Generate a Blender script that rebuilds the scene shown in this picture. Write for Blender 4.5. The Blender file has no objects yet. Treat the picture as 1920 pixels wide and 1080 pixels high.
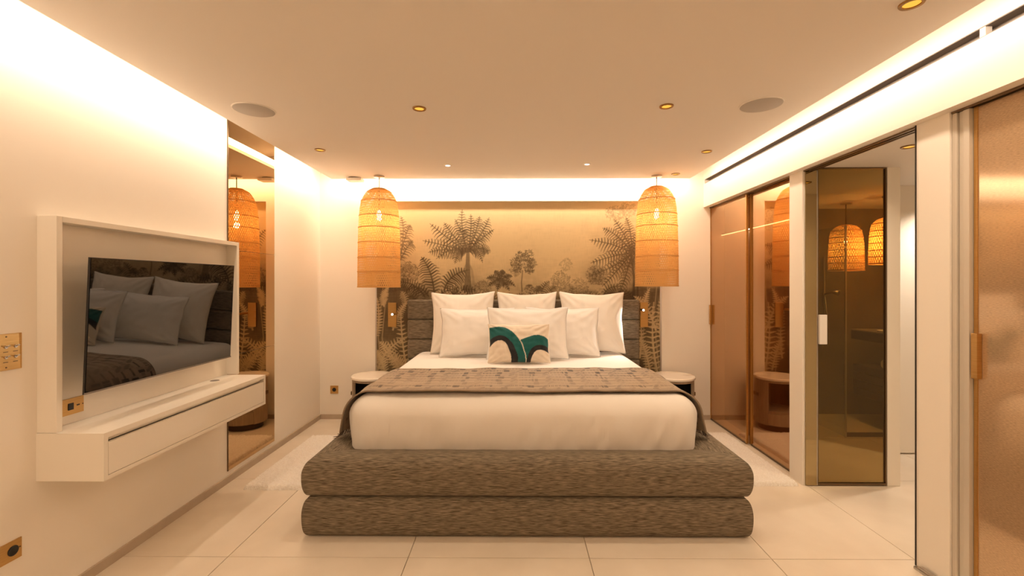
import bpy, bmesh, math, random
import numpy as np
from mathutils import Vector, Matrix, noise

random.seed(7)
rng = np.random.default_rng(7)
scn = bpy.context.scene
COL = scn.collection

# ------------------------------------------------------------------ camera, world, exposure
F = 853.0                      # focal length in pixels of the 1920x1080 frame
VX, VY, HC = 966.0, 532.0, 1.45  # vanishing point of the depth lines, eye height
cam_d = bpy.data.cameras.new('camera')
cam = bpy.data.objects.new('camera', cam_d)
COL.objects.link(cam)
cam.location = (0, 0, HC)
cam.rotation_euler = (math.pi / 2, 0, (VX - 960) / F)
cam_d.sensor_width = 36
cam_d.lens = F / 1920 * 36
cam_d.shift_y = -(540 - VY) / 1920
cam_d.clip_start = 0.02
scn.camera = cam

world = bpy.data.worlds.new('world')
scn.world = world
world.use_nodes = True
world.node_tree.nodes['Background'].inputs[0].default_value = (0, 0, 0, 1)
world.node_tree.nodes['Background'].inputs[1].default_value = 0

scn.view_settings.view_transform = 'Standard'
scn.view_settings.look = 'None'
scn.view_settings.exposure = 2.15
scn.view_settings.gamma = 1.0
scn.view_settings.use_curve_mapping = False
scn.cycles.max_bounces = 12
scn.cycles.diffuse_bounces = 7
scn.cycles.glossy_bounces = 6
scn.cycles.transmission_bounces = 6
scn.cycles.transparent_max_bounces = 16
scn.cycles.sample_clamp_indirect = 6.0

LED = (1.0, 0.77, 0.57)       # warm strip light in the ceiling coves
COVE = 8.8                    # strength of the strips
DOWN_W = 6.5                   # brass downlights, watts
PIN_W = 5.0                   # white pin spots above the bed
PEND_W = 1.25                   # pendant bulbs

# ------------------------------------------------------------------ room numbers (metres, y = distance from the lens)
XL, XR, YB = -2.096, 2.065, 4.87      # left wall, right pillars, back wall
ZC = 2.535                            # dropped ceiling
CX0, CX1, CY1 = -1.90, 1.80, 4.70     # edges of the dropped ceiling
ZT = 2.82                             # top of the coves
Y0 = -1.1                             # wall behind the camera
XH, ZH = 2.01, 2.265                  # face and underside of the right header

def px(x, y, d):
    """point seen at pixel (x, y) at distance d from the lens"""
    return Vector(((x - VX) * d / F, d, HC + (VY - y) * d / F))

# ------------------------------------------------------------------ helpers
def mat_base(name):
    m = bpy.data.materials.new(name)
    m.use_nodes = True
    nt = m.node_tree
    nt.nodes.clear()
    out = nt.nodes.new('ShaderNodeOutputMaterial')
    return m, nt, out

def N(nt, t, **kw):
    n = nt.nodes.new(t)
    for k, v in kw.items():
        if k.startswith('i_'):
            n.inputs[k[2:].replace('_', ' ')].default_value = v
        else:
            setattr(n, k, v)
    return n

def rgba(c):
    return (c[0], c[1], c[2], 1)

def mat(name, col, rough=0.6, metal=0.0, col2=None, scale=(1, 1, 1), nscale=8.0, detail=4.0, lo=0.35, hi=0.65,
        bump=0.0, bscale=60.0, bstretch=(1, 1, 1), spec=0.5, sheen=0.0, attr=None, coat=0.0):
    m, nt, out = mat_base(name)
    p = N(nt, 'ShaderNodeBsdfPrincipled')
    p.inputs['Base Color'].default_value = rgba(col)
    p.inputs['Roughness'].default_value = rough
    p.inputs['Metallic'].default_value = metal
    p.inputs['Specular IOR Level'].default_value = spec
    p.inputs['Sheen Weight'].default_value = sheen
    p.inputs['Coat Weight'].default_value = coat
    tc = N(nt, 'ShaderNodeTexCoord')
    if col2 is not None:
        mp = N(nt, 'ShaderNodeMapping'); mp.inputs['Scale'].default_value = scale
        nz = N(nt, 'ShaderNodeTexNoise'); nz.inputs['Scale'].default_value = nscale; nz.inputs['Detail'].default_value = detail
        rp = N(nt, 'ShaderNodeValToRGB')
        rp.color_ramp.elements[0].position = lo; rp.color_ramp.elements[0].color = rgba(col)
        rp.color_ramp.elements[1].position = hi; rp.color_ramp.elements[1].color = rgba(col2)
        nt.links.new(tc.outputs['Object'], mp.inputs['Vector'])
        nt.links.new(mp.outputs['Vector'], nz.inputs['Vector'])
        nt.links.new(nz.outputs['Fac'], rp.inputs['Fac'])
        nt.links.new(rp.outputs['Color'], p.inputs['Base Color'])
    if attr:
        a = N(nt, 'ShaderNodeAttribute', attribute_name=attr)
        nt.links.new(a.outputs['Color'], p.inputs['Base Color'])
    if bump > 0:
        mp2 = N(nt, 'ShaderNodeMapping'); mp2.inputs['Scale'].default_value = bstretch
        nb = N(nt, 'ShaderNodeTexNoise'); nb.inputs['Scale'].default_value = bscale; nb.inputs['Detail'].default_value = 3
        bp = N(nt, 'ShaderNodeBump'); bp.inputs['Strength'].default_value = bump; bp.inputs['Distance'].default_value = 0.01
        nt.links.new(tc.outputs['Object'], mp2.inputs['Vector'])
        nt.links.new(mp2.outputs['Vector'], nb.inputs['Vector'])
        nt.links.new(nb.outputs['Fac'], bp.inputs['Height'])
        nt.links.new(bp.outputs['Normal'], p.inputs['Normal'])
    nt.links.new(p.outputs[0], out.inputs['Surface'])
    return m

def mat_emit(name, col, strength):
    m, nt, out = mat_base(name)
    e = N(nt, 'ShaderNodeEmission')
    e.inputs[0].default_value = rgba(col); e.inputs[1].default_value = strength
    nt.links.new(e.outputs[0], out.inputs['Surface'])
    return m

def mat_mirror(name, col, rough=0.0):
    m, nt, out = mat_base(name)
    g = N(nt, 'ShaderNodeBsdfGlossy')
    g.inputs['Color'].default_value = rgba(col); g.inputs['Roughness'].default_value = rough
    nt.links.new(g.outputs[0], out.inputs['Surface'])
    return m

def mat_pane(name, tint, gloss, fac, rough=0.0, diff=None, dfac=0.0, weave=False):
    """tinted sheet: see-through tint mixed with a mirror-like coat, optionally a woven interlayer"""
    m, nt, out = mat_base(name)
    t = N(nt, 'ShaderNodeBsdfTransparent'); t.inputs[0].default_value = rgba(tint)
    g = N(nt, 'ShaderNodeBsdfGlossy'); g.inputs['Color'].default_value = rgba(gloss); g.inputs['Roughness'].default_value = rough
    mx = N(nt, 'ShaderNodeMixShader'); mx.inputs[0].default_value = fac
    nt.links.new(t.outputs[0], mx.inputs[1]); nt.links.new(g.outputs[0], mx.inputs[2])
    last = mx
    if diff is not None:
        d = N(nt, 'ShaderNodeBsdfDiffuse'); d.inputs[0].default_value = rgba(diff)
        if weave:
            tc = N(nt, 'ShaderNodeTexCoord')
            mp = N(nt, 'ShaderNodeMapping'); mp.inputs['Scale'].default_value = (1, 45, 240)
            nz = N(nt, 'ShaderNodeTexNoise'); nz.inputs['Scale'].default_value = 1.6; nz.inputs['Detail'].default_value = 3
            rp = N(nt, 'ShaderNodeValToRGB')
            rp.color_ramp.elements[0].position = .3; rp.color_ramp.elements[0].color = rgba([c * .78 for c in diff])
            rp.color_ramp.elements[1].position = .7; rp.color_ramp.elements[1].color = rgba([min(1, c * 1.18) for c in diff])
            nt.links.new(tc.outputs['Object'], mp.inputs[0]); nt.links.new(mp.outputs[0], nz.inputs['Vector'])
            nt.links.new(nz.outputs['Fac'], rp.inputs[0]); nt.links.new(rp.outputs[0], d.inputs[0])
        mx2 = N(nt, 'ShaderNodeMixShader'); mx2.inputs[0].default_value = dfac
        nt.links.new(mx.outputs[0], mx2.inputs[1]); nt.links.new(d.outputs[0], mx2.inputs[2])
        last = mx2
    nt.links.new(last.outputs[0], out.inputs['Surface'])
    return m

def tag(o, label=None, cat=None, group=None, kind=None):
    if label: o['label'] = label
    if cat: o['category'] = cat
    if group: o['group'] = group
    if kind: o['kind'] = kind
    return o

ORIGIN = {}
def thing(name, loc, label, cat, group=None):
    o = bpy.data.objects.new(name, None)
    o.empty_display_size = 0.05
    COL.objects.link(o)
    o.location = loc
    ORIGIN[o] = Vector(loc)
    return tag(o, label, cat, group)

def link_mesh(name, me, m, parent=None, smooth=False):
    o = bpy.data.objects.new(name, me)
    COL.objects.link(o)
    if m: me.materials.append(m)
    if smooth:
        me.polygons.foreach_set('use_smooth', [True] * len(me.polygons))
    if parent is not None:
        o.parent = parent
        off = ORIGIN.get(parent, Vector((0, 0, 0)))
        me.transform(Matrix.Translation(-off))
        ORIGIN[o] = off
    me.update()
    return o

def mesh(name, vs, fs, m, parent=None, smooth=False):
    me = bpy.data.meshes.new(name)
    me.from_pydata([tuple(v) for v in vs], [], [tuple(f) for f in fs])
    return link_mesh(name, me, m, parent, smooth)

def add_box(bm, x0, x1, y0, y1, z0, z1, bevel=0.0, seg=2):
    r = bmesh.ops.create_cube(bm, size=1.0)
    vs = r['verts']
    for v in vs:
        v.co = Vector((x0 + (v.co.x + .5) * (x1 - x0), y0 + (v.co.y + .5) * (y1 - y0), z0 + (v.co.z + .5) * (z1 - z0)))
    if bevel > 0:
        es = list({e for v in vs for e in v.link_edges})
        bmesh.ops.bevel(bm, geom=es, offset=bevel, segments=seg, profile=0.6, affect='EDGES')

def from_bm(name, bm, m, parent=None, smooth=False):
    me = bpy.data.meshes.new(name)
    bmesh.ops.recalc_face_normals(bm, faces=bm.faces)
    bm.to_mesh(me); bm.free()
    return link_mesh(name, me, m, parent, smooth)

def box(name, x0, x1, y0, y1, z0, z1, m, parent=None, bevel=0.0, seg=2):
    bm = bmesh.new()
    add_box(bm, x0, x1, y0, y1, z0, z1, bevel, seg)
    return from_bm(name, bm, m, parent, smooth=False)

def boxes(name, lst, m, parent=None, bevel=0.0):
    bm = bmesh.new()
    for b in lst: add_box(bm, *b, bevel)
    return from_bm(name, bm, m, parent)

def lathe_geo(prof, n=48, c=(0, 0, 0), axis='Z', closed=False):
    """prof: list of (radius, height)"""
    vs, fs = [], []
    for r, z in prof:
        for k in range(n):
            a = 2 * math.pi * k / n
            p = (r * math.cos(a), r * math.sin(a), z)
            if axis == 'X': p = (z, r * math.cos(a), r * math.sin(a))
            if axis == 'Y': p = (r * math.cos(a), z, r * math.sin(a))
            vs.append((p[0] + c[0], p[1] + c[1], p[2] + c[2]))
    for i in range(len(prof) - 1):
        for k in range(n):
            k2 = (k + 1) % n
            fs.append((i * n + k, i * n + k2, (i + 1) * n + k2, (i + 1) * n + k))
    return vs, fs

def lathe(name, prof, m, parent=None, n=48, c=(0, 0, 0), axis='Z', smooth=True):
    bm = bmesh.new()
    vs, fs = lathe_geo(prof, n, c, axis)
    bv = [bm.verts.new(v) for v in vs]
    for f in fs:
        try: bm.faces.new([bv[i] for i in f])
        except ValueError: pass
    bmesh.ops.remove_doubles(bm, verts=bm.verts, dist=1e-6)
    o = from_bm(name, bm, m, parent, smooth=smooth)
    if smooth:
        try:
            o.data.set_sharp_from_angle(angle=math.radians(40))
        except Exception: pass
    return o

def tube(name, pts, r, m, parent=None, n=10):
    vs, fs = [], []
    P = [Vector(p) for p in pts]
    for i, p in enumerate(P):
        t = (P[min(i + 1, len(P) - 1)] - P[max(i - 1, 0)]).normalized()
        up = Vector((0, 0, 1)) if abs(t.z) < .95 else Vector((1, 0, 0))
        a = t.cross(up).normalized(); b = t.cross(a).normalized()
        rr = r[i] if isinstance(r, (list, tuple)) else r
        for k in range(n):
            an = 2 * math.pi * k / n
            vs.append(p + a * (rr * math.cos(an)) + b * (rr * math.sin(an)))
    for i in range(len(P) - 1):
        for k in range(n):
            fs.append((i * n + k, i * n + (k + 1) % n, (i + 1) * n + (k + 1) % n, (i + 1) * n + k))
    fs.append(tuple(range(n))[::-1]); fs.append(tuple((len(P) - 1) * n + k for k in range(n)))
    return mesh(name, vs, fs, m, parent, True)

def spot(name, loc, aim, watts, col, size_deg, blend, parent=None, radius=0.02):
    l = bpy.data.lights.new(name, 'SPOT')
    l.energy = watts; l.color = col; l.spot_size = math.radians(size_deg); l.spot_blend = blend; l.shadow_soft_size = radius
    o = bpy.data.objects.new(name, l); COL.objects.link(o)
    d = Vector(aim) - Vector(loc)
    o.rotation_euler = d.to_track_quat('-Z', 'Y').to_euler()
    o.location = Vector(loc) - (ORIGIN[parent] if parent else Vector((0, 0, 0)))
    if parent: o.parent = parent
    return o

def point(name, loc, watts, col, radius, parent=None):
    l = bpy.data.lights.new(name, 'POINT')
    l.energy = watts; l.color = col; l.shadow_soft_size = radius
    o = bpy.data.objects.new(name, l); COL.objects.link(o)
    o.location = Vector(loc) - (ORIGIN[parent] if parent else Vector((0, 0, 0)))
    if parent: o.parent = parent
    return o

# ------------------------------------------------------------------ materials
M = {}
M['wall'] = mat('wall_paint', (.84, .79, .71), .75, bump=.02, bscale=120)
M['ceil'] = mat('ceiling_paint', (.78, .74, .69), .85, bump=.02, bscale=120)
M['lacquer'] = mat('cream_lacquer', (.82, .77, .68), .38)
M['tile'] = mat('stone_tile', (.70, .62, .51), .33, col2=(.76, .68, .57), nscale=3.5, detail=6, bump=.012, bscale=25)
M['grout'] = mat('grout', (.50, .41, .30), .8)
M['base'] = mat('stone_skirting', (.47, .38, .29), .5, col2=(.52, .43, .33), nscale=9)
M['brass'] = mat('brushed_brass', (.58, .36, .13), .34, 1.0, col2=(.66, .42, .17), scale=(1, 1, 30), nscale=12)
M['bronze'] = mat('dark_bronze', (.17, .115, .065), .35, .8)
M['steel'] = mat('satin_steel', (.55, .52, .48), .3, 1.0)
M['black'] = mat('black_plastic', (.012, .011, .010), .4)
M['dark'] = mat('dark_gap', (.03, .024, .018), .8)
M['slot'] = mat('grey_metal', (.24, .205, .18), .6, .2)
M['linen'] = mat('white_linen', (.86, .83, .79), .9, bump=.10, bscale=260, sheen=.2)
M['linen2'] = mat('ivory_linen', (.84, .79, .72), .9, bump=.10, bscale=260, sheen=.2)
M['grille'] = mat('speaker_grille', (.46, .43, .40), .8, bump=.2, bscale=600)
M['white'] = mat('white_plastic', (.80, .77, .72), .5)
M['marble'] = mat('veined_marble', (.83, .77, .68), .22, col2=(.45, .30, .18), scale=(1, 2.4, 1), nscale=5, detail=8, lo=.54, hi=.74)
M['wood'] = mat('taupe_wood', (.31, .235, .165), .5, col2=(.39, .30, .21), scale=(12, 12, 1), nscale=5)
M['darkwood'] = mat('dark_walnut', (.035, .018, .010), .45, col2=(.06, .03, .016), scale=(1, 1, 18), nscale=4)
M['stone_dark'] = mat('dark_stone', (.20, .165, .12), .35, col2=(.27, .225, .165), nscale=4)
M['rug'] = mat('shaggy_wool', (.86, .80, .72), 1.0, col2=(.95, .91, .85), nscale=90, bump=.6, bscale=160, sheen=.4)
M['fabric_x'] = mat('woven_fabric_across', (.080, .063, .042), .95, col2=(.36, .295, .21), scale=(.6, 9, 9), nscale=34, detail=3, lo=.34, hi=.76, bump=.2, bscale=25, bstretch=(1, 9, 9))
M['fabric_y'] = mat('woven_fabric_along', (.080, .063, .042), .95, col2=(.36, .295, .21), scale=(9, .6, 9), nscale=34, detail=3, lo=.34, hi=.76, bump=.2, bscale=25, bstretch=(9, 1, 9))
M['mirror'] = mat_mirror('bronze_mirror', (.56, .40, .235))
M['glass_bronze'] = mat_pane('bronze_glass', (.84, .68, .50), (.95, .73, .50), .42)
M['glass_linen'] = mat_pane('linen_laminated_glass', (.75, .55, .36), (.90, .71, .52), .60, rough=.09, diff=(.62, .43, .26), dfac=.46, weave=True)
M['glass_olive'] = mat_pane('olive_bronze_glass', (.70, .60, .385), (.6, .48, .3), .09)
M['glass_clear'] = mat_pane('clear_glass', (.86, .88, .84), (1, 1, 1), .08)
M['mirror_olive'] = mat_mirror('olive_mirror', (.44, .34, .18))
M['dark_brass'] = mat('aged_brass', (.30, .165, .05), .35, 1.0)
M['led_soft'] = mat_emit('closet_led', (1, .78, .55), 1.6)
M['lens_amber'] = mat_emit('amber_lens', (1, .46, .06), .30)
M['lens_white'] = mat_emit('white_lens', (1, .93, .82), 2.0)
M['lens_read'] = mat_emit('reading_lens', (1, .96, .9), 12.0)
M['bulb'] = mat_emit('bulb_glow', (1, .80, .5), 5.0)
M['screen'] = mat('tv_glass', (.004, .004, .005), .02, spec=.5)
M['screen'].node_tree.nodes['Principled BSDF'].inputs['IOR'].default_value = 1.85

def mat_rattan():
    m, nt, out = mat_base('woven_rattan')
    d = N(nt, 'ShaderNodeBsdfDiffuse'); d.inputs[0].default_value = (.78, .50, .205, 1)
    t = N(nt, 'ShaderNodeBsdfTranslucent'); t.inputs[0].default_value = (.72, .45, .175, 1)
    mx = N(nt, 'ShaderNodeMixShader'); mx.inputs[0].default_value = .38
    nt.links.new(d.outputs[0], mx.inputs[1]); nt.links.new(t.outputs[0], mx.inputs[2]); nt.links.new(mx.outputs[0], out.inputs[0])
    return m
M['rattan'] = mat_rattan()

# ------------------------------------------------------------------ setting: floor with single tiles
TS, TX, TY = .959, -.567, 2.406
floor = tag(box('floor', XL - .1, 4.5, Y0 - .1, 5.2, -.06, -.009, M['grout']), kind='structure')
ORIGIN[floor] = Vector((0, 0, 0))
def floor_tiles(x0, x1, y0, y1, ox, oy, sx, sy):
    i0, i1 = math.floor((x0 - ox) / sx), math.ceil((x1 - ox) / sx)
    j0, j1 = math.floor((y0 - oy) / sy), math.ceil((y1 - oy) / sy)
    for i in range(i0, i1):
        for j in range(j0, j1):
            a, b = max(x0, ox + i * sx) + .0018, min(x1, ox + (i + 1) * sx) - .0018
            c, d = max(y0, oy + j * sy) + .0018, min(y1, oy + (j + 1) * sy) - .0018
            if b - a > .02 and d - c > .02:
                box('tile', a, b, c, d, -.012, 0, M['tile'], floor, bevel=.001, seg=1)
floor_tiles(XL, 2.10, Y0, YB + .06, TX, TY, TS, TS)
floor_tiles(2.10, 4.45, Y0, 5.12, 2.10, TY, TS * 1.25, TS)

# ------------------------------------------------------------------ setting: ceilings and walls
tag(box('ceiling', CX0, CX1, Y0, CY1, ZC, ZC + .08, M['ceil']), kind='structure')
tag(box('ceiling_cove_top', XL - .1, 2.4, Y0 - .1, YB + .15, ZT, ZT + .05, M['wall']), kind='structure')
tag(box('wall_left', XL - .1, XL, Y0 - .1, YB + .15, -.05, ZT, M['wall']), kind='structure')
tag(box('wall_front', XL, 4.5, Y0 - .1, Y0, -.05, ZT, M['wall']), kind='structure')
NX0, NX1, NZ1, NY = px(703, 0, 4.87).x, px(1240, 0, 4.87).x, px(0, 377, 4.87).z, 4.925
for nm, b in (('wall_back_left', (XL, NX0, YB, YB + .12, -.05, ZT)), ('wall_back_right', (NX1, 2.30, YB, YB + .12, -.05, ZT)),
              ('wall_back_upper', (NX0, NX1, YB, YB + .12, NZ1, ZT)), ('wall_back_niche', (NX0, NX1, NY + .002, YB + .12, -.05, NZ1))):
    tag(box(nm, *b, M['wall']), kind='structure')
tag(box('baseboard_left', XL, XL + .012, Y0, YB, 0, .05, M['base']), kind='structure')
tag(boxes('baseboard_back', [(XL + .012, NX0, YB - .012, YB, 0, .05), (NX1, 2.08, YB - .012, YB, 0, .05)], M['base']), kind='structure')
# right side: header with a slot, pillars
SZ0, SZ1 = 2.510, 2.556
tag(boxes('wall_right_header', [(XH, 2.08, Y0, YB, ZH, SZ0), (XH, 2.08, Y0, YB, SZ1, ZT), (XH + .062, 2.08, Y0, YB, SZ0, SZ1),
                                (XH, XH + .06, YB - .03, YB, SZ0, SZ1)], M['wall']), kind='structure')
YO0, YO1 = 2.355, 3.286       # opening to the vestibule
tag(boxes('wall_right_far_pillar', [(XR, 2.163, YO1, 3.44, 0, ZH), (2.163, 2.25, 3.425, 3.44, 0, ZH)], M['wall']), kind='structure')
tag(box('wall_right_near_pillar', XR, 2.165, 2.177, YO0, 0, ZH, M['wall']), kind='structure')
tag(box('trim_1', XR - .004, XR + .012, YO0, YO0 + .006, 0, ZH, M['dark']), kind='structure')
# vestibule and bathroom shell
VZ = 2.285
tag(box('ceiling_vestibule', 2.081, 4.5, YO0 - .1, 5.2, VZ, VZ + .05, M['ceil']), kind='structure')
tag(box('ceiling_wardrobe', 2.081, 2.58, Y0, YO0 - .1, VZ, VZ + .05, M['ceil']), kind='structure')
tag(box('wall_vestibule_near', 2.165, 4.45, 2.2, 2.3, -.05, VZ, M['wall']), kind='structure')
tag(box('wall_vestibule_right', 4.45, 4.5, Y0, 5.2, -.05, ZT, M['wall']), kind='structure')
tag(box('wall_bathroom_back', 2.27, 4.45, 5.09, 5.2, -.05, VZ, M['stone_dark']), kind='structure')
tag(box('wall_bathroom_left', 2.2505, 2.27, 3.45, 5.09, -.05, VZ, M['stone_dark']), kind='structure')
tag(box('trim_2', 2.665, 2.757, YO1 - .01, YO1 + .03, 0, VZ, M['lacquer'], bevel=.002), kind='structure')
tag(boxes('door_1', [(3.19, 4.45, 3.89, 3.94, .012, VZ)], M['lacquer']), kind='structure')
# wardrobe linings behind the glass
WOODM = mat('wardrobe_lining', (.50, .37, .25), .6, col2=(.44, .32, .21), scale=(1, 10, 1), nscale=6)
tag(boxes('wall_wardrobe_far', [(2.235, 2.25, 3.44, YB, 0, ZH)], WOODM), kind='structure')
tag(boxes('wall_wardrobe_near', [(2.55, 2.58, Y0, 2.177, 0, ZH), (2.165, 2.55, 2.16, 2.177, 0, ZH)], WOODM), kind='structure')

# ceiling cove strips
def cove(a, b, out, label, k):
    """strip profile fixed to the slab edge from a to b; its lit face looks outwards and down"""
    z0, z1, w = ZC + .026, ZC + .062, .036
    o_ = Vector((out[0], out[1], 0)); a = Vector(a); b = Vector(b)
    A, B = a + o_ * .002, b + o_ * .002
    up = Vector((0, 0, 1))
    vs = [A + up * z0, B + up * z0, B + up * z1, A + up * z1, A + o_ * w + up * z1, B + o_ * w + up * z1]
    fs = [(0, 1, 2, 3), (3, 2, 5, 4), (0, 4, 5, 1), (0, 3, 4), (1, 5, 2)]
    o = mesh('cove_light_strip', vs, fs, M['white'])
    o.data.materials.append(mat_emit('led_strip', LED, COVE * k))
    o.data.polygons[2].material_index = 1
    return tag(o, label, 'light strip', 'warm strips hidden in the ceiling cove')
cove((CX0, Y0 + .05, 0), (CX0, CY1 - .02, 0), (-1, 0), 'warm light strip along the ceiling cove above the television wall', .92)
cove((CX0 + .02, CY1, 0), (CX1 - .02, CY1, 0), (0, 1), 'warm light strip in the ceiling cove above the headboard wall', 1.12)
cove((CX1, CY1 - .02, 0), (CX1, Y0 + .05, 0), (1, 0), 'warm light strip along the ceiling cove above the glass doors', .64)

# ------------------------------------------------------------------ wallpaper mural: ink drawing computed onto a fine grid
def build_mural():
    D = NY
    zlo = .30
    W, H = 660, 470
    xs = np.linspace(NX0, NX1, W); zs = np.linspace(zlo, NZ1, H)
    PXg = VX + xs * F / D                       # photograph pixel columns of the grid
    PYg = VY - (zs - HC) * F / D
    ink = np.zeros((H, W), np.float32); lit = np.zeros((H, W), np.float32)
    sx = (W - 1) / (PXg[-1] - PXg[0]); sy = (H - 1) / (PYg[-1] - PYg[0])
    def g(p):  # zoomed-drawing coordinate -> grid coordinate
        return ((640 + p[0] / 2.7 - PXg[0]) * sx, (300 + p[1] / 2.7 - PYg[0]) * sy)
    def seg(buf, a, b, w0, w1, s):
        (x0, y0), (x1, y1) = a, b
        pad = max(w0, w1) + 1.5
        ix0, ix1 = int(max(0, min(x0, x1) - pad)), int(min(W, max(x0, x1) + pad + 1))
        iy0, iy1 = int(max(0, min(y0, y1) - pad)), int(min(H, max(y0, y1) + pad + 1))
        if ix1 <= ix0 or iy1 <= iy0: return
        X, Y = np.meshgrid(np.arange(ix0, ix1), np.arange(iy0, iy1))
        dx, dy = x1 - x0, y1 - y0
        L2 = dx * dx + dy * dy + 1e-9
        t = np.clip(((X - x0) * dx + (Y - y0) * dy) / L2, 0, 1)
        d = np.hypot(X - x0 - t * dx, Y - y0 - t * dy)
        w = w0 + (w1 - w0) * t
        al = np.clip(w - d + .5, 0, 1) * s
        sub = buf[iy0:iy1, ix0:ix1]
        np.maximum(sub, al, out=sub)
    def stroke(buf, pts, w0, w1, s):
        q = [g(p) for p in pts]
        n = len(q) - 1
        for i in range(n):
            seg(buf, q[i], q[i + 1], w0 + (w1 - w0) * i / n, w0 + (w1 - w0) * (i + 1) / n, s)
    def bez(a, c, b, n):
        return [((1 - t) ** 2 * a[0] + 2 * t * (1 - t) * c[0] + t * t * b[0], (1 - t) ** 2 * a[1] + 2 * t * (1 - t) * c[1] + t * t * b[1]) for t in np.linspace(0, 1, n)]
    def frond(a, c, b, leaf, n, s=.8, w=1.0, buf=ink, droop=.6, fwd=.32):
        leaf *= 1.12; n = max(9, int(n * .64)); w = w * 1.3; s = min(1, s * 1.15)
        P = bez(a, c, b, n)
        stroke(buf, P, w * 1.1, w * .5, s)
        for i in range(1, n - 1):
            t = i / (n - 1)
            tx, ty = P[i + 1][0] - P[i - 1][0], P[i + 1][1] - P[i - 1][1]
            L = math.hypot(tx, ty) + 1e-9; tx /= L; ty /= L
            ll = leaf * (math.sin(math.pi * min(1, .16 + t * .86)) ** .7) * random.uniform(.82, 1.1)
            for sd in (-1, 1):
                nx, ny = -ty * sd, tx * sd
                m = (P[i][0] + (nx * .55 + tx * fwd * .5) * ll, P[i][1] + (ny * .55 + ty * fwd * .5) * ll)
                e = (P[i][0] + (nx * .85 + tx * fwd) * ll, P[i][1] + (ny * .85 + ty * fwd) * ll + droop * ll * .5)
                stroke(buf, [P[i], m, e], w * 1.25, w * .3, s * random.uniform(.75, 1.1))
    def blob(cx, cy, r, n, s, leaf=9, buf=ink, sq=1.0):
        for _ in range(n):
            a = random.uniform(0, 6.28); q = r * math.sqrt(random.random())
            x, y = cx + q * math.cos(a), cy + q * math.sin(a) * sq
            b = random.uniform(0, 6.28)
            stroke(buf, [(x, y), (x + leaf * math.cos(b), y + leaf * math.sin(b))], random.uniform(.6, 1.7), .4, s * random.uniform(.5, 1.1))
    # under-tones: darker thicket low down and at both sides
    X, Y = np.meshgrid((PXg - 640) * 2.7, (PYg - 300) * 2.7)
    def noise2(fx, fy, seed):
        r = np.random.default_rng(seed)
        gx, gy = int(W / fx) + 3, int(H / fy) + 3
        a = r.random((gy, gx)).astype(np.float32)
        u = np.arange(W) / fx; v = np.arange(H) / fy
        iu, iv = u.astype(int), v.astype(int); fu, fv = u - iu, v - iv
        fu = fu * fu * (3 - 2 * fu); fv = fv * fv * (3 - 2 * fv)
        A = a[np.ix_(iv, iu)] * (1 - fu) + a[np.ix_(iv, iu + 1)] * fu
        B = a[np.ix_(iv + 1, iu)] * (1 - fu) + a[np.ix_(iv + 1, iu + 1)] * fu
        return A * (1 - fv)[:, None] + B * fv[:, None]
    def sm(a, b, v):
        t = np.clip((v - a) / (b - a), 0, 1); return t * t * (3 - 2 * t)
    cloud = .5 * noise2(60, 45, 1) + .3 * noise2(22, 16, 2) + .2 * noise2(8, 6, 3)
    weave = .5 * noise2(14, 1.3, 4) + .5 * noise2(1.3, 10, 5)
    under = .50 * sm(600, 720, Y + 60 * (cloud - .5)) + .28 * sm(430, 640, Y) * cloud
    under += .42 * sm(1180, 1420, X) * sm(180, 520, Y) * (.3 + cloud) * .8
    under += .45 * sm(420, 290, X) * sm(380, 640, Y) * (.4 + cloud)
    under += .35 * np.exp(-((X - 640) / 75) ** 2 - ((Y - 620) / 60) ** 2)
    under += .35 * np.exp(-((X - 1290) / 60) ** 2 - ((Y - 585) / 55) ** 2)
    # tall tree fern left of centre
    for x in (-9, -4, 1, 6, 11):
        stroke(ink, [(640 + x * 1.6, 670), (638 + x, 580), (640 + x * .6, 470)], 1.6, 1.2, .8)
    for c, b, lf in [((600, 350), (612, 252), 44), ((662, 360), (655, 275), 44), ((720, 370), (748, 292), 42), ((560, 380), (520, 318), 44), ((540, 400), (448, 322), 46),
                     ((530, 430), (412, 408), 44), ((520, 440), (440, 468), 36), ((590, 440), (575, 525), 34), ((740, 420), (742, 478), 36), ((700, 400), (772, 352), 34),
                     ((580, 420), (480, 500), 36), ((690, 420), (715, 520), 28), ((620, 380), (575, 300), 40), ((690, 350), (700, 285), 40)]:
        frond((640, 468), c, b, lf, 26, .85, 1.0)
    for dx in range(-24, 30, 6):
        stroke(ink, [(640, 505), (640 + dx, 560), (640 + dx * 1.5, 640 + random.uniform(-20, 20))], .8, .5, .6)
    # big fern fronds in front, left
    frond((470, 680), (462, 560), (405, 492), 62, 26, .95, 1.5)
    frond((520, 660), (545, 570), (650, 556), 52, 24, .95, 1.5)
    frond((420, 690), (370, 610), (290, 620), 46, 22, .9, 1.3)
    frond((560, 690), (600, 640), (690, 660), 36, 20, .9, 1.2)
    frond((480, 690), (560, 640), (600, 660), 34, 18, .9, 1.2)
    frond((440, 690), (400, 620), (330, 660), 34, 18, .9, 1.2)
    # plants behind the left lamp
    for c, b in [((330, 350), (300, 285)), ((350, 400), (360, 420)), ((300, 360), (250, 300)), ((330, 340), (350, 330)), ((250, 400), (190, 350))]:
        frond((290, 520), c, b, 36, 24, .75, 1.0)
    blob(340, 570, 55, 260, .8)
    blob(250, 600, 70, 260, .8)
    # broad leaved plant
    for b in [(735, 600), (745, 640), (775, 565), (820, 560), (865, 590), (880, 640), (850, 660), (790, 660)]:
        frond((808, 610), ((808 + b[0]) / 2, (608 + b[1]) / 2 - 22), b, 18, 14, .85, 1.5)
    blob(880, 560, 28, 90, .6, 7)
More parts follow.
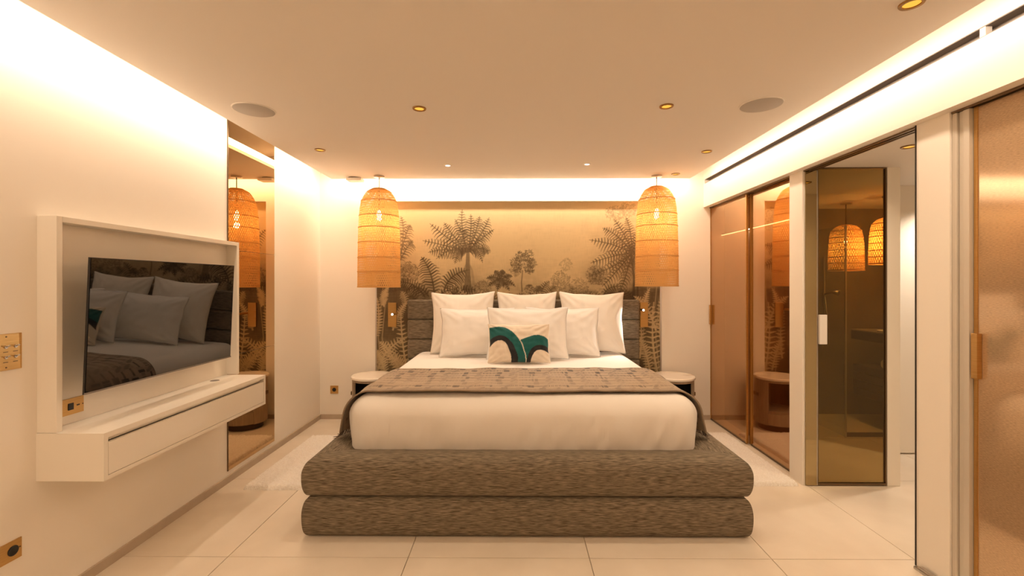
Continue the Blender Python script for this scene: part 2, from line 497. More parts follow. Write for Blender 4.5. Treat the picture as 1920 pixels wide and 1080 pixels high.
    # small round-headed tree
    stroke(ink, [(915, 665), (912, 620), (918, 560)], 1.5, 1.0, .8)
    for cx_, cy_, r in [(880, 520, 24), (905, 490, 28), (945, 485, 30), (965, 520, 24), (930, 530, 34), (890, 555, 18), (955, 555, 22)]:
        blob(cx_, cy_, r, 75, .95, 9)
    # low growth along the middle
    for a, b in [((985, 690), (1010, 640)), ((1005, 690), (1055, 615)), ((960, 690), (950, 630)), ((1040, 690), (1090, 640))]:
        frond(a, ((a[0] + b[0]) / 2 - 6, b[1] + 10), b, 26, 16, .8, 1.0)
    blob(1110, 610, 48, 200, .65, 8); blob(1135, 530, 34, 90, .45, 8); blob(1200, 650, 50, 180, .6, 8)
    blob(720, 650, 45, 170, .7, 8)
    # palms on the right
    stroke(ink, [(1478, 700), (1480, 600), (1468, 480)], 3.4, 2.4, .85)
    stroke(ink, [(1500, 700), (1496, 600), (1475, 480)], 2.0, 1.6, .7)
    for c, b, lf in [((1380, 420), (1255, 405), 44), ((1400, 370), (1322, 345), 42), ((1440, 380), (1380, 300), 40), ((1380, 480), (1262, 522), 46), ((1400, 540), (1250, 590), 40),
                     ((1470, 360), (1440, 290), 36), ((1400, 560), (1320, 640), 38), ((1440, 600), (1400, 690), 32), ((1500, 380), (1540, 320), 36), ((1530, 440), (1600, 430), 40), ((1530, 520), (1620, 540), 38)]:
        frond((1470, 470), c, b, lf, 26, .82, 1.05)
    for dx in range(-60, 40, 9):
        stroke(ink, [(1472, 490), (1472 + dx * .6, 560), (1472 + dx * 1.1, 660)], .9, .5, .6)
    blob(1385, 270, 50, 190, .55, 8, sq=.8); blob(1450, 250, 40, 140, .5, 8); blob(1290, 585, 50, 220, .8, 8); blob(1560, 300, 60, 200, .5, 8)
    frond((1330, 700), (1330, 630), (1430, 640), 30, 18, .8, 1.1)
    # pale fronds drawn on the dark thicket at both sides and along the bottom
    for a, c, b, lf in [((180, 1070), (220, 940), (330, 900), 40), ((300, 1080), (250, 960), (190, 920), 42), ((330, 1060), (300, 900), (300, 760), 30), ((170, 900), (200, 820), (180, 700), 26),
                        ((220, 1080), (200, 1000), (170, 960), 34), ((260, 860), (280, 780), (330, 720), 26), ((215, 740), (200, 690), (240, 640), 22), ((330, 1080), (300, 1010), (230, 990), 38),
                        ((1600, 1080), (1560, 900), (1580, 720), 46), ((1590, 860), (1550, 720), (1480, 690), 30), ((1560, 1060), (1540, 960), (1510, 900), 30), ((1510, 1000), (1530, 850), (1500, 760), 24),
                        ((1620, 960), (1600, 800), (1620, 690), 26), ((1540, 800), (1520, 720), (1560, 650), 24)]:
        frond(a, c, b, lf, 24, .85, 1.5, buf=lit, droop=.2)
    for x in range(320, 1500, 46):
        frond((x, 740), (x + 10, 690), (x + random.uniform(-60, 60), random.uniform(640, 680)), 26, 15, .6, 1.2, buf=lit if random.random() < .5 else ink)
    for x in (1545, 1590, 1610, 205, 225):
        stroke(lit, [(x, 1080), (x - 20, 900), (x + 5, 640)], 1.6, 1.0, .5)
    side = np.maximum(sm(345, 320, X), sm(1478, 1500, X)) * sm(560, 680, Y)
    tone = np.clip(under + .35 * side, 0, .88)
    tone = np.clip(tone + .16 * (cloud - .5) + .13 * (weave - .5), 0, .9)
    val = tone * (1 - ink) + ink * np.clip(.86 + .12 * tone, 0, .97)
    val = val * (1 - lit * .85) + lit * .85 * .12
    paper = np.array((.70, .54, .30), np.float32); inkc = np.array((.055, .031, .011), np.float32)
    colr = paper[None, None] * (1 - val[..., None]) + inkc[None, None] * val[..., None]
    # mesh grid
    XX, ZZ = np.meshgrid(xs, zs)
    co = np.stack([XX, np.full_like(XX, NY), ZZ], -1).reshape(-1, 3)
    idx = np.arange(W * H).reshape(H, W)
    f = np.stack([idx[:-1, :-1], idx[:-1, 1:], idx[1:, 1:], idx[1:, :-1]], -1).reshape(-1, 4)
    me = bpy.data.meshes.new('wallpaper_mural')
    me.vertices.add(W * H); me.vertices.foreach_set('co', co.astype(np.float32).ravel())
    me.loops.add(f.size); me.loops.foreach_set('vertex_index', f.ravel().astype(np.int32))
    me.polygons.add(len(f)); me.polygons.foreach_set('loop_start', (np.arange(len(f)) * 4).astype(np.int32))
    me.update(calc_edges=True)
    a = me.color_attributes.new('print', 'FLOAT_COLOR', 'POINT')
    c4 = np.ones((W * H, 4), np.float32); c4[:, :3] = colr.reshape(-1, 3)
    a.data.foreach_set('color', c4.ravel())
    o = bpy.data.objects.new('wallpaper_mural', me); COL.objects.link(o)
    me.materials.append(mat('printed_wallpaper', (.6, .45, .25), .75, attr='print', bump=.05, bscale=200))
    return tag(o, 'sepia jungle wallpaper mural of ferns and palms behind the bed', 'mural')
build_mural()

# ------------------------------------------------------------------ bed
BX = .065
bed = thing('bed', (BX, 3.6, 0), 'low bed with two-tier padded grey-brown fabric base and channelled headboard', 'bed')
def smooth_profile(pts, n=5):
    out = []
    for i in range(len(pts) - 1):
        p0 = pts[max(i - 1, 0)]; p1 = pts[i]; p2 = pts[i + 1]; p3 = pts[min(i + 2, len(pts) - 1)]
        for k in range(n):
            t = k / n
            out.append(tuple(.5 * ((2 * p1[j]) + (-p0[j] + p2[j]) * t + (2 * p0[j] - 5 * p1[j] + 4 * p2[j] - p3[j]) * t * t + (-p0[j] + 3 * p1[j] - 3 * p2[j] + p3[j]) * t ** 3) for j in (0, 1)))
    out.append(pts[-1])
    return out
upper = smooth_profile([(-.044, .2285), (-.018, .242), (-.003, .288), (0, .345), (-.004, .385), (-.022, .424), (-.056, .446), (-.10, .451), (-.16, .443), (-.24, .425)])
lower = smooth_profile([(-.040, 0.001), (-.018, .012), (-.005, .045), (0, .115), (-.004, .172), (-.018, .212), (-.044, .2275)])
lower = lower + [(-.24, .2275), (-.24, .001)]
upper = upper + [(-.24, .2285)]
FX0, FX1, FY0, FY1 = BX - 1.283, BX + 1.283, 2.58, 4.71
def sweep_piece(name, prof, a, b, out_dir, m):
    """prof (offset, z) swept from corner a to corner b; mitre factors encoded in a[2], b[2]"""
    vs = []; n = len(prof)
    steps = 24
    for i in range(steps + 1):
        t = i / steps
        for (o, z) in prof:
            pa = Vector((a[0] + o * (out_dir[0] + a[2]), a[1] + o * (out_dir[1] + a[3]), z))
            pb = Vector((b[0] + o * (out_dir[0] + b[2]), b[1] + o * (out_dir[1] + b[3]), z))
            p = pa.lerp(pb, t)
            w = .0022 * noise.noise(Vector((p.x * 4, p.y * 4, p.z * 5)))
            p.x += out_dir[0] * w; p.y += out_dir[1] * w
            vs.append(p)
    fs = []
    for i in range(steps):
        for k in range(n):
            k2 = (k + 1) % n
            fs.append((i * n + k, i * n + k2, (i + 1) * n + k2, (i + 1) * n + k))
    fs.append(tuple(range(n))[::-1]); fs.append(tuple(steps * n + k for k in range(n)))
    o = mesh(name, vs, fs, m, bed, True)
    o.data.set_sharp_from_angle(angle=math.radians(50))
    return o
g_ = .0012
for prof in (lower, upper):
    sweep_piece('base_cushion', prof, (FX0 + g_, FY0, -1, 0), (FX1 - g_, FY0, 1, 0), (0, -1), M['fabric_x'])
    sweep_piece('base_cushion', prof, (FX0, FY1, 0, 0), (FX0, FY0 + g_, 0, -1), (-1, 0), M['fabric_y'])
    sweep_piece('base_cushion', prof, (FX1, FY0 + g_, 0, -1), (FX1, FY1, 0, 0), (1, 0), M['fabric_y'])
box('slat_deck', FX0 + .245, FX1 - .245, FY0 + .245, FY1, .30, .40, M['dark'], bed)
HX0, HX1 = px(763, 0, 4.72).x, px(1199.5, 0, 4.72).x
def soft_box(name, x0, x1, y0, y1, z0, z1, r, m, parent, nx=24, nz=8, puff=.0):
    """padded box: rounded edges and a slightly swollen front"""
    bm = bmesh.new()
    add_box(bm, x0, x1, y0, y1, z0, z1, r, 4)
    o = from_bm(name, bm, m, parent, True)
    return o
hb = box('headboard', HX0 + .01, HX1 - .01, 4.80, 4.866, .05, 1.275, M['fabric_x'], bed, bevel=.01)
ORIGIN[hb] = ORIGIN[bed]
for k in range(4):
    zt = 1.284 - k * .2065
    soft_box('headboard_cushion', HX0, HX1, 4.72, 4.80, zt - .205, zt, .028, M['fabric_x'], hb)

# ---- bed linen
MZ = .75
MX0, MX1, MY0, MY1 = -1.036, 1.134, 2.79, 4.70
def rounded_top(x, y):
    """height of the made bed at (x, y)"""
    return MZ
def make_duvet():
    nx, ny, nz = 170, 110, 30
    r = .12
    zb = .415
    lo = Vector((MX0 + r, MY0 + r, zb)); hi = Vector((MX1 - r, MY1 - .02, MZ - r))
    bm = bmesh.new()
    keys = {}
    def vert(p):
        k = (round(p[0], 5), round(p[1], 5), round(p[2], 5))
        if k not in keys: keys[k] = bm.verts.new(p)
        return keys[k]
    def gx(i): return MX0 + (MX1 - MX0) * i / nx
    def gy(j): return MY0 + (MY1 - MY0) * j / ny
    def gz(k): return zb + (MZ - zb) * k / nz
    for i in range(nx):
        for j in range(ny):
            bm.faces.new([vert((gx(a), gy(b), MZ)) for a, b in ((i, j), (i + 1, j), (i + 1, j + 1), (i, j + 1))])
        for k in range(nz):
            bm.faces.new([vert((gx(a), MY0, gz(b))) for a, b in ((i, k), (i + 1, k), (i + 1, k + 1), (i, k + 1))])
            bm.faces.new([vert((gx(a), MY1, gz(b))) for a, b in ((i, k), (i + 1, k), (i + 1, k + 1), (i, k + 1))])
    for j in range(ny):
        for k in range(nz):
            for X in (MX0, MX1):
                bm.faces.new([vert((X, gy(a), gz(b))) for a, b in ((j, k), (j + 1, k), (j + 1, k + 1), (j, k + 1))])
    for v in bm.verts:
        p = v.co.copy()
        c = Vector((min(max(p.x, lo.x), hi.x), min(max(p.y, lo.y), hi.y), min(max(p.z, lo.z), hi.z)))
        d = p - c
        if d.length > 1e-6:
            # the cube shell is pulled onto a rounded shell
            m_ = max(abs(d.x), abs(d.y), abs(d.z))
            p = c + d.normalized() * m_
        # soft creases: fall lines down the front and sides, gentle swells on top
        fz = max(0, (MZ - .04 - p.z) / .33)
        if p.y < MY0 + .10:
            q = noise.noise(Vector((p.x * 6 + p.z * 3, 2.1, p.z * 2.2))) * .016 + noise.noise(Vector((p.x * 15 - p.z * 7, 5, p.z * 4))) * .008 + noise.noise(Vector((p.x * 34, 9, p.z * 9))) * .003
            p.y += q * min(1, fz * 1.5 + .15)
            p.y -= .012 * math.sin(math.pi * min(1, max(0, (p.z - zb) / .3)))
        elif abs(p.x - BX) > 1.0:
            q = noise.noise(Vector((1.3, p.y * 7, p.z * 1.6))) * .011
            p.x += q * min(1, fz * 1.5 + .15)
            sd = 1 if p.x > BX else -1
            zr = MZ - r
            if p.z > zr: p.x += sd * .022 * (1 - (p.z - zr) / r)
            else: p.x += sd * .022 * math.cos(math.pi / 2 * min(1, (zr - p.z) / (zr - zb)))
        else:
            p.z += .007 * noise.noise(Vector((p.x * 2.2, p.y * 2.2, .4))) + .0025 * noise.noise(Vector((p.x * 8, p.y * 6, 1.4)))
        v.co = p
    o = from_bm('duvet', bm, M['linen'], None, True)
    return tag(o, 'white linen duvet tucked tightly into the padded bed base', 'duvet')
make_duvet()

# ---- throw blanket
M['throw'] = mat('patterned_throw', (.5, .4, .3), .95, attr='print', bump=.25, bscale=220, sheen=.25)
def throw_col(a, t):
    """woven figure: a across in metres, t from foot edge (0) to head edge (1)"""
    cream = np.array((.47, .36, .25)); tan = np.array((.31, .22, .14)); dk = np.array((.05, .032, .022)); hem = np.array((.22, .165, .115))
    w = noise.noise(Vector((a * 7, t * 5, 3.0))); w2 = noise.noise(Vector((a * 60, t * 9, 6.0)))
    c = cream * (.55 + .25 * w) + tan * (.45 - .25 * w)
    row = int(t * 9); ft = t * 9 - row
    ph = ((a + (row % 3) * .041 + .05 * math.sin(row * 2.4)) / .245) % 1.0
    st = .30 + .75 * max(0, min(1, (t - .25) / .6))
    if .08 < t < .20: st = .75
    k = 0.0
    if ph < .44 and .25 < ft < .75: k = .85 if (a / .0125) % 1 < .5 else .05       # rows of small ticks
    elif .44 <= ph < .60 and .1 < ft < .85: k = 1.0 if noise.noise(Vector((a * 40, row * 3.3, 1))) > -.25 else .2   # dark blocks
    elif .60 <= ph < .82 and .42 < ft < .62: k = .8                                # thin bars
    elif ph >= .82: k = .55 if abs((ph - .82) / .18 - ft) < .3 else .2             # slanted steps
    k = min(1, k * st * (1.05 + .4 * w2))
    c = c * (1 - k) + dk * k
    if t < .075:
        f = .75 if t < .06 else .4
        f *= .8 + .35 * noise.noise(Vector((a * 26, 1.0, 4.0)))
        c = c * (1 - f) + hem * f
    if t > .985: c = c * .5 + dk * .5
    return tuple(np.clip(c, 0, 1))
M['fringe'] = mat('throw_fringe', (.10, .075, .055), .95, col2=(.20, .15, .11), nscale=60)
def bed_section(s):
    """(x, z, nx, nz) on the bed cross-section at signed arc length s from the centre line"""
    half = (MX1 - MX0) / 2; cx = (MX0 + MX1) / 2; r = .12; e = .015
    sg = 1 if s >= 0 else -1
    s = abs(s); flat = half - r
    if s <= flat: return cx + sg * s, MZ + e, 0, 1
    q = s - flat; R = r + e; L = R * math.pi / 2
    if q <= L:
        a = q / R
        return cx + sg * (flat + R * math.sin(a) + .024 * (1 - math.cos(a))), MZ - r + R * math.cos(a), sg * math.sin(a), math.cos(a)
    q -= L
    return cx + sg * (half + e + .024 + min(.06, q * .16)), MZ - r - q, sg, 0
def make_throw():
    root = thing('throw_blanket', (BX, 3.3, MZ), 'brown and beige patterned throw with fringe laid across the foot of the bed', 'throw blanket')
    S = 1.31; n = 520; mrows = 130
    vs = []; fl = []
    th = .009
    def pt(s, t, off):
        bow = .02 * math.sin(s * 2.3) + .012 * noise.noise(Vector((s * 3, t * 2, 1)))
        y = 2.865 + t * .76 + bow * (1 - t * .5) + .03 * (abs(s) / S) ** 3 * (1 - 2 * t)
        x, z, nx, nz = bed_section(s)
        wv = .006 * noise.noise(Vector((s * 6, t * 5, 7.0))) + .004
        hang = max(0, abs(s) - 1.05) / .3
        wv += hang * .018 * math.sin(t * 17 + 1.0)
        e = off + wv
        if nz > .3:
            zz = z + e * nz + .008 * noise.noise(Vector((x * 2.2, y * 2.2, .4)))
        else:
            zz = z + e * nz
        return Vector((x + e * nx, y, max(zz, .470)))
    for layer in (th, 0.0):
        for i in range(n + 1):
            s = -S + 2 * S * i / n
            for j in range(mrows + 1):
                t = j / mrows
                vs.append(pt(s, t, layer)); fl.append((s, t))
    k = mrows + 1; tot = (n + 1) * k; fs = []
    for i in range(n):
        for j in range(mrows):
            a = i * k + j
            fs.append((a, a + k, a + k + 1, a + 1))
            fs.append((tot + a, tot + a + 1, tot + a + k + 1, tot + a + k))
        for j in (0, mrows):
            a = i * k + j
            fs.append((a, tot + a, tot + a + k, a + k))
    for j in range(mrows):
        for i in (0, n):
            a = i * k + j
            fs.append((a, a + 1, tot + a + 1, tot + a))
    o = mesh('blanket', vs, fs, M['throw'], root, True)
    at = o.data.color_attributes.new('print', 'FLOAT_COLOR', 'POINT')
    half = len(fl) // 2
    cc = [throw_col(*q) + (1.0,) for q in fl[:half]]
    at.data.foreach_set('color', np.array(cc + cc, np.float32).ravel())
    # fringe: twisted strands hanging from both short ends
    for sg in (-1, 1):
        bm = bmesh.new()
        for q in range(58):
            t = (q + .5) / 58
            a = pt(sg * S, t, .003)
            d = Vector((sg * random.uniform(.01, .04), random.uniform(-.02, .02), -.075))
            prev = None
            for st in range(6):
                u = st / 5
                p = a + d * u + Vector((sg * .01 * u * u, .006 * math.sin(u * 9 + q), 0))
                p.z = max(p.z, .464 + .004 * (q % 3))
                r = .0045 * (1 - .35 * u)
                ring = [bm.verts.new(p + Vector((r * math.cos(w), r * math.sin(w), r * .6 * math.sin(w + 1)))) for w in (0, 2.09, 4.19)]
                if prev:
                    for w in range(3):
                        bm.faces.new((prev[w], prev[(w + 1) % 3], ring[(w + 1) % 3], ring[w]))
                prev = ring
        tag(from_bm('fringe', bm, M['fringe'], root), kind='stuff')
make_throw()

# ---- pillows
def pillow_mesh(w, h, T, nu=44, nv=36, pinch=.07, seed=0, flange=0.0, sag=0.0):
    """w,h half sizes; returns verts (x across, y thickness, z up from 0) and faces and uv"""
    vs, uv, fs = [], [], []
    for side in (-1, 1):
        for i in range(nu + 1):
            for j in range(nv + 1):
                u = -1 + 2 * i / nu; v = -1 + 2 * j / nv
                u = math.copysign(abs(u) ** .82, u); v = math.copysign(abs(v) ** .82, v)
                x = w * u * (1 - pinch * (1 - v * v)); z = h * v * (1 - pinch * 1.1 * (1 - u * u))
                uu, vv = min(1, abs(u) / (1 - flange)), min(1, abs(v) / (1 - flange))
                e = max(0, (1 - uu ** 2.4)) ** .62 * max(0, (1 - vv ** 2.4)) ** .62
                y = T * e * (1 + .12 * noise.noise(Vector((u * 1.6 + seed, v * 1.6, side))))
                edge = 1 - e
                y += (.012 * noise.noise(Vector((u * 4 + seed * 3, v * 4, side * 2))) + .007 * noise.noise(Vector((u * 9 + seed, v * 3, side * 5)))) * min(1, e * 2.2)
                # creases run in from the corners
                cr = abs(u) * abs(v)
                y += -.014 * cr * math.sin(14 * (u * u - v * v) + seed) * min(1, e * 3)
                x += .006 * noise.noise(Vector((v * 3, seed, 1))) ; z += .006 * noise.noise(Vector((u * 3, seed, 2)))
                # weight settles downwards
                y *= 1 + sag * (-v) * .5
                y += .008 * (1 - abs(u) ** 10) * (1 - abs(v) ** 10)
                vs.append((x, side * y * .5, z + h)); uv.append((u, v, side))
    k = nv + 1; tot = (nu + 1) * k
    for i in range(nu):
        for j in range(nv):
            a = i * k + j
            fs.append((a, a + k, a + k + 1, a + 1))
            fs.append((tot + a, tot + a + 1, tot + a + k + 1, tot + a + k))
    return vs, fs, uv
def put_pillow(name, label, cx, y, z, w, h, T, lean, m, seed, group=None, roll=0.0, yaw=0.0, nu=44, nv=36, flange=0.0, pinch=.07, colf=None):
    vs, fs, uv = pillow_mesh(w / 2, h / 2, T, nu, nv, pinch, seed, flange, .35)
    me = bpy.data.meshes.new(name)
    bm = bmesh.new()
    lay = bm.verts.layers.float_color.new('print') if colf else None
    bv = [bm.verts.new(v) for v in vs]
    for f in fs: bm.faces.new([bv[i] for i in f])
    if colf:
        for b, q in zip(bv, uv): b[lay] = rgba(colf(q[0], q[1], q[2]))
    bmesh.ops.remove_doubles(bm, verts=bm.verts, dist=1e-5)
    bmesh.ops.recalc_face_normals(bm, faces=bm.faces)
    bm.to_mesh(me); bm.free()
    o = bpy.data.objects.new(name, me); COL.objects.link(o)
    me.materials.append(m); me.polygons.foreach_set('use_smooth', [True] * len(me.polygons))
    o.location = (cx, y, z)
    o.rotation_euler = (-math.radians(lean), math.radians(roll), math.radians(yaw))
    tag(o, label, 'pillow', group)
    return o
def span(x0, x1, d): return px((x0 + x1) / 2, 0, d).x, (x1 - x0) * d / F
g1, g2 = 'large square pillows against the headboard', 'white pillows in front of the square ones'
c, w = span(807, 929.5, 4.54); put_pillow('square_pillow', 'large ivory square pillow at the left end of the back row', c, 4.50, .758, w, .625, .17, 12, M['linen2'], 1, g1, pinch=.095, roll=-1)
c, w = span(931, 1046, 4.56); put_pillow('square_pillow', 'ivory square pillow in the middle of the back row', c, 4.52, .758, w, .625, .16, 12, M['linen2'], 2.3, g1, pinch=.095)
c, w = span(1047.5, 1172, 4.54); put_pillow('square_pillow', 'large square pillow at the right end of the back row, brightly lit by reading light', c, 4.50, .758, w, .625, .17, 12, M['linen2'], 3.7, g1, pinch=.095, roll=1)
c, w = span(824, 966, 4.36); put_pillow('sleeping_pillow', 'white rectangular pillow in front of the left square pillow', c, 4.305, .758, w, .47, .15, 13, M['linen'], 4.1, g2, flange=.05, roll=-.5)
c, w = span(984, 1125, 4.36); put_pillow('sleeping_pillow', 'white rectangular pillow in front of the right square pillow', c, 4.315, .758, w, .475, .15, 13, M['linen'], 5.2, g2, flange=.05, roll=.5)
c, w = span(912, 1066, 4.22); put_pillow('sleeping_pillow', 'white rectangular pillow in the centre behind the teal cushion', c, 4.14, .758, w, .485, .15, 13, M['linen'], 6.4, g2, flange=.05)
def cushion_col(u, v, side):
    cream = (.76, .66, .54); teal = (.004, .105, .098); blk = (.012, .012, .014)
    if side > 0: return cream
    X = 973 + u * 55; Y = 646.5 - v * 33.5
    if u < -.975 or u > .98: return cream
    def inside(cx, rl, rr, ry): return ((X - cx) / (rl if X < cx else rr)) ** 2 + ((Y - 682) / ry) ** 2 < 1
    if inside(938, 26, 21.5, 40): return cream
    if inside(938, 33, 33.5, 48.5): return blk
    if inside(938, 62, 46.5, 64.5): return teal
    if inside(938, 62, 48.0, 66.0): return cream
    if inside(1013, 20, 21, 23.5): return cream
    if inside(1013, 27, 26, 32): return blk
    if X > 975 and inside(1010, 62, 32, 49): return teal
    return cream
M['cushion'] = mat('printed_cushion', (.8, .7, .6), .9, attr='print', bump=.12, bscale=260, sheen=.2)
c, w = span(915, 1031, 4.06); put_pillow('throw_cushion', 'small cream cushion with two teal and black arches at the front of the pillows', c, 3.975, .755, w, .345, .13, 13, M['cushion'], 8.2, None, nu=170, nv=110, colf=cushion_col, pinch=.05)

# ------------------------------------------------------------------ nightstands
def nightstand(cx, cy, R, label, hside):
    t = thing('nightstand', (cx, cy, 0), label, 'nightstand', 'round bedside tables')
    zt = .527
    # drum shell, open at the front
    n = 72; vs, fs = [], []
    a0, a1 = math.radians(-90 + 52), math.radians(270 - 52)
    ri, ro = R - .035, R - .012
    z0, z1 = .06, zt - .03
    for i in range(n + 1):
        a = a0 + (a1 - a0) * i / n
        for (r, z) in ((ro, z0), (ro, z1), (ri, z1), (ri, z0)):
            vs.append((cx + r * math.cos(a), cy + r * math.sin(a), z))
    for i in range(n):
        for k in range(4):
            fs.append((i * 4 + k, (i + 1) * 4 + k, (i + 1) * 4 + (k + 1) % 4, i * 4 + (k + 1) % 4))
    fs.append((0, 1, 2, 3)); fs.append((n * 4 + 3, n * 4 + 2, n * 4 + 1, n * 4))
    o = mesh('drum', vs, fs, M['wood'], t, True); o.data.set_sharp_from_angle(angle=math.radians(40))
    vs, fs = [], []
    for i in range(n + 1):
        a = a0 + (a1 - a0) * i / n
        for z in (.201, z1 - .019):
            vs.append((cx + (ri - .002) * math.cos(a), cy + (ri - .002) * math.sin(a), z))
    for i in range(n): fs.append((2 * i, 2 * i + 1, 2 * i + 3, 2 * i + 2))
    mesh('niche_lining', vs, fs, M['dark'], t, True)
    lathe('niche_floor', [(0, .18), (ri, .18), (ri, .20), (0, .20)], M['wood'], t, c=(cx, cy, 0))
    lathe('top_rail', [(0, z1 - .018), (ro, z1 - .018), (ro, z1), (0, z1)], M['wood'], t, c=(cx, cy, 0))
    lathe('plinth', [(0, 0), (R - .05, 0), (R - .05, .06), (0, .06)], M['darkwood'], t, c=(cx, cy, 0))
    # lower front closed with a curved drawer
    vs, fs = [], []
    b0, b1 = math.radians(-90 - 51), math.radians(-90 + 51)
    for i in range(25):
        a = b0 + (b1 - b0) * i / 24
        for (r, z) in ((ro, .065), (ro, .178), (ri, .178), (ri, .065)):
            vs.append((cx + r * math.cos(a), cy + r * math.sin(a), z))
    for i in range(24):
        for k in range(4):
            fs.append((i * 4 + k, (i + 1) * 4 + k, (i + 1) * 4 + (k + 1) % 4, i * 4 + (k + 1) % 4))
    fs.append((0, 1, 2, 3)); fs.append((99, 98, 97, 96))
    dr = mesh('drawer', vs, fs, M['wood'], t, True); dr.data.set_sharp_from_angle(angle=math.radians(40))
    lathe('marble_top', [(0, zt - .028), (R - .008, zt - .028), (R, zt - .022), (R, zt - .006), (R - .006, zt), (0, zt)], M['marble'], t, n=64, c=(cx, cy, 0))
    hx = cx + hside * (ro + .006)
    box('side_pull', hx - .008, hx + .008, cy - .035, cy + .035, .33, .365, M['bronze'], t, bevel=.004)
    return t
nightstand(-1.442, 4.60, .212, 'round marble-topped nightstand left of the bed beside the wall socket', -1)
nightstand(1.592, 4.60, .212, 'round marble-topped nightstand right of the bed beside the bronze glass', 1)

# ------------------------------------------------------------------ rattan pendants
def pendant(cx, cy, R, ztop, zbot, zceil, label, group, nrib=66, watts=PEND_W):
    t = thing('pendant_lamp', (cx, cy, zbot), label, 'pendant lamp', group)
    Hh = ztop - zbot
    prof0 = [(.30, 0), (.44, .012), (.57, .03), (.71, .075), (.83, .13), (.895, .2), (.93, .3), (.955, .4), (.98, .6), (.995, .8), (1.0, 1.0)]
    def rad(u):
        for (r0, u0), (r1, u1) in zip(prof0, prof0[1:]):
            if u <= u1: return R * (r0 + (r1 - r0) * (u - u0) / (u1 - u0))
        return R
    seg = 40
    us = [(i / seg) ** 1.35 for i in range(seg + 1)]
    twist = Hh / R * .42
    wd = .54 * 2 * math.pi / nrib / 2
    bm = bmesh.new()
    for sgn in (1, -1):
        for q in range(nrib):
            ph = 2 * math.pi * q / nrib
            prev = None
            for i, u in enumerate(us):
                r = rad(u) + sgn * .0012 + .0010 * math.sin(i * math.pi + q * math.pi)
                z = ztop - u * Hh
                a = ph + sgn * u * twist
                cur = [bm.verts.new((cx + r * math.cos(a - wd), cy + r * math.sin(a - wd), z)), bm.verts.new((cx + r * math.cos(a + wd), cy + r * math.sin(a + wd), z))]
                if prev: bm.faces.new((prev[0], prev[1], cur[1], cur[0]))
                prev = cur
    sh = from_bm('woven_shade', bm, M['rattan'], t)
    for u in (.13, .28, .40, .55, .70, .84):
        r = rad(u) + .002
        lathe('binding_ring', [(r - .002, ztop - u * Hh - .004), (r + .002, ztop - u * Hh - .004), (r + .002, ztop - u * Hh + .004), (r - .002, ztop - u * Hh + .004), (r - .002, ztop - u * Hh - .004)], M['rattan'], sh, n=48, c=(cx, cy, 0))
    lathe('rim', [(R - .003, zbot), (R + .003, zbot), (R + .003, zbot + .012), (R - .003, zbot + .012), (R - .003, zbot)], M['rattan'], sh, n=64, c=(cx, cy, 0))
    lathe('shade_cap', [(0, ztop + .004), (.30 * R, ztop + .004), (.52 * R, ztop - .026 * Hh)], M['rattan'], sh, n=48, c=(cx, cy, 0))
    lathe('canopy', [(0, zceil), (.052, zceil), (.052, zceil - .014), (.046, zceil - .018), (0, zceil - .018)], M['steel'], t, c=(cx, cy, 0))
    tube('cord', [(cx, cy, zceil - .015), (cx, cy, ztop - .17 * Hh)], .0048, M['bronze'], t, 8)
    zs = ztop - .17 * Hh
    k = R / .208
    lathe('lamp_holder', [(0, zs + .01), (.014 * k, zs + .01), (.020 * k, zs - .005), (.05 * k, zs - .012), (.05 * k, zs - .020), (.017 * k, zs - .022), (.017 * k, zs - .045), (0, zs - .045)], M['brass'], t, n=24, c=(cx, cy, 0))
    zb = zs - .047
    lathe('bulb', [(.012 * k, zb), (.015 * k, zb - .015 * k), (.022 * k, zb - .04 * k), (.024 * k, zb - .065 * k), (.020 * k, zb - .09 * k), (.010 * k, zb - .105 * k), (0, zb - .108 * k)], M['bulb'], t, n=20, c=(cx, cy, 0))
    point('bulb_light', (cx, cy, zb - .15 * k), watts, (1, .72, .40), .03, t)
    return t
PD = 4.57
pendant(px(710.5, 0, PD).x, PD, .2085, px(0, 354, PD).z, px(0, 539, PD).z, ZC, 'tall bell-shaped woven rattan pendant hanging left of the bed', 'bedside rattan pendants')
pendant(px(1230.5, 0, PD).x, PD, .2085, px(0, 351, PD).z, px(0, 537, PD).z, ZC, 'tall bell-shaped woven rattan pendant hanging right of the bed', 'bedside rattan pendants')

# ------------------------------------------------------------------ ceiling fittings
def on_ceiling(x, y, zc=ZC):
    d = (zc - HC) * F / (VY - y)
    return (x - VX) * d / F, d
def downlight(x, y, label, zc=ZC, watts=DOWN_W, R=.042, at=None):
    cx, cy = at if at else on_ceiling(x, y, zc)
    t = thing('downlight', (cx, cy, zc), label, 'downlight', 'brass ceiling downlights')
    lathe('trim_ring', [(R * .68, zc - .001), (R * .72, zc - .007), (R * .95, zc - .007), (R, zc - .004), (R, zc)], M['dark_brass'], t, n=40, c=(cx, cy, 0))
    lathe('lens', [(0, zc - .002), (R * .70, zc - .002)], M['lens_amber'], t, n=32, c=(cx, cy, 0))
    spot('downlight_beam', (cx, cy, zc - .015), (cx, cy, 0), watts, (1, .76, .52), 150, 1.0, t, .04)
downlight(786, 202.5, 'brass downlight in the ceiling over the left half of the bed')
downlight(1249, 199.5, 'brass downlight in the ceiling over the right half of the bed')
downlight(599, 280, 'brass downlight near the left ceiling cove, before the smoke detector', watts=5)
downlight(1324, 284.5, 'brass downlight near the right ceiling cove, before the right pendant', watts=5)
downlight(1705, 9, 'largest brass downlight in the ceiling, nearest the camera at top right')
downlight(1266, 326.5, 'small brass downlight beside the canopy of the right pendant', watts=2)
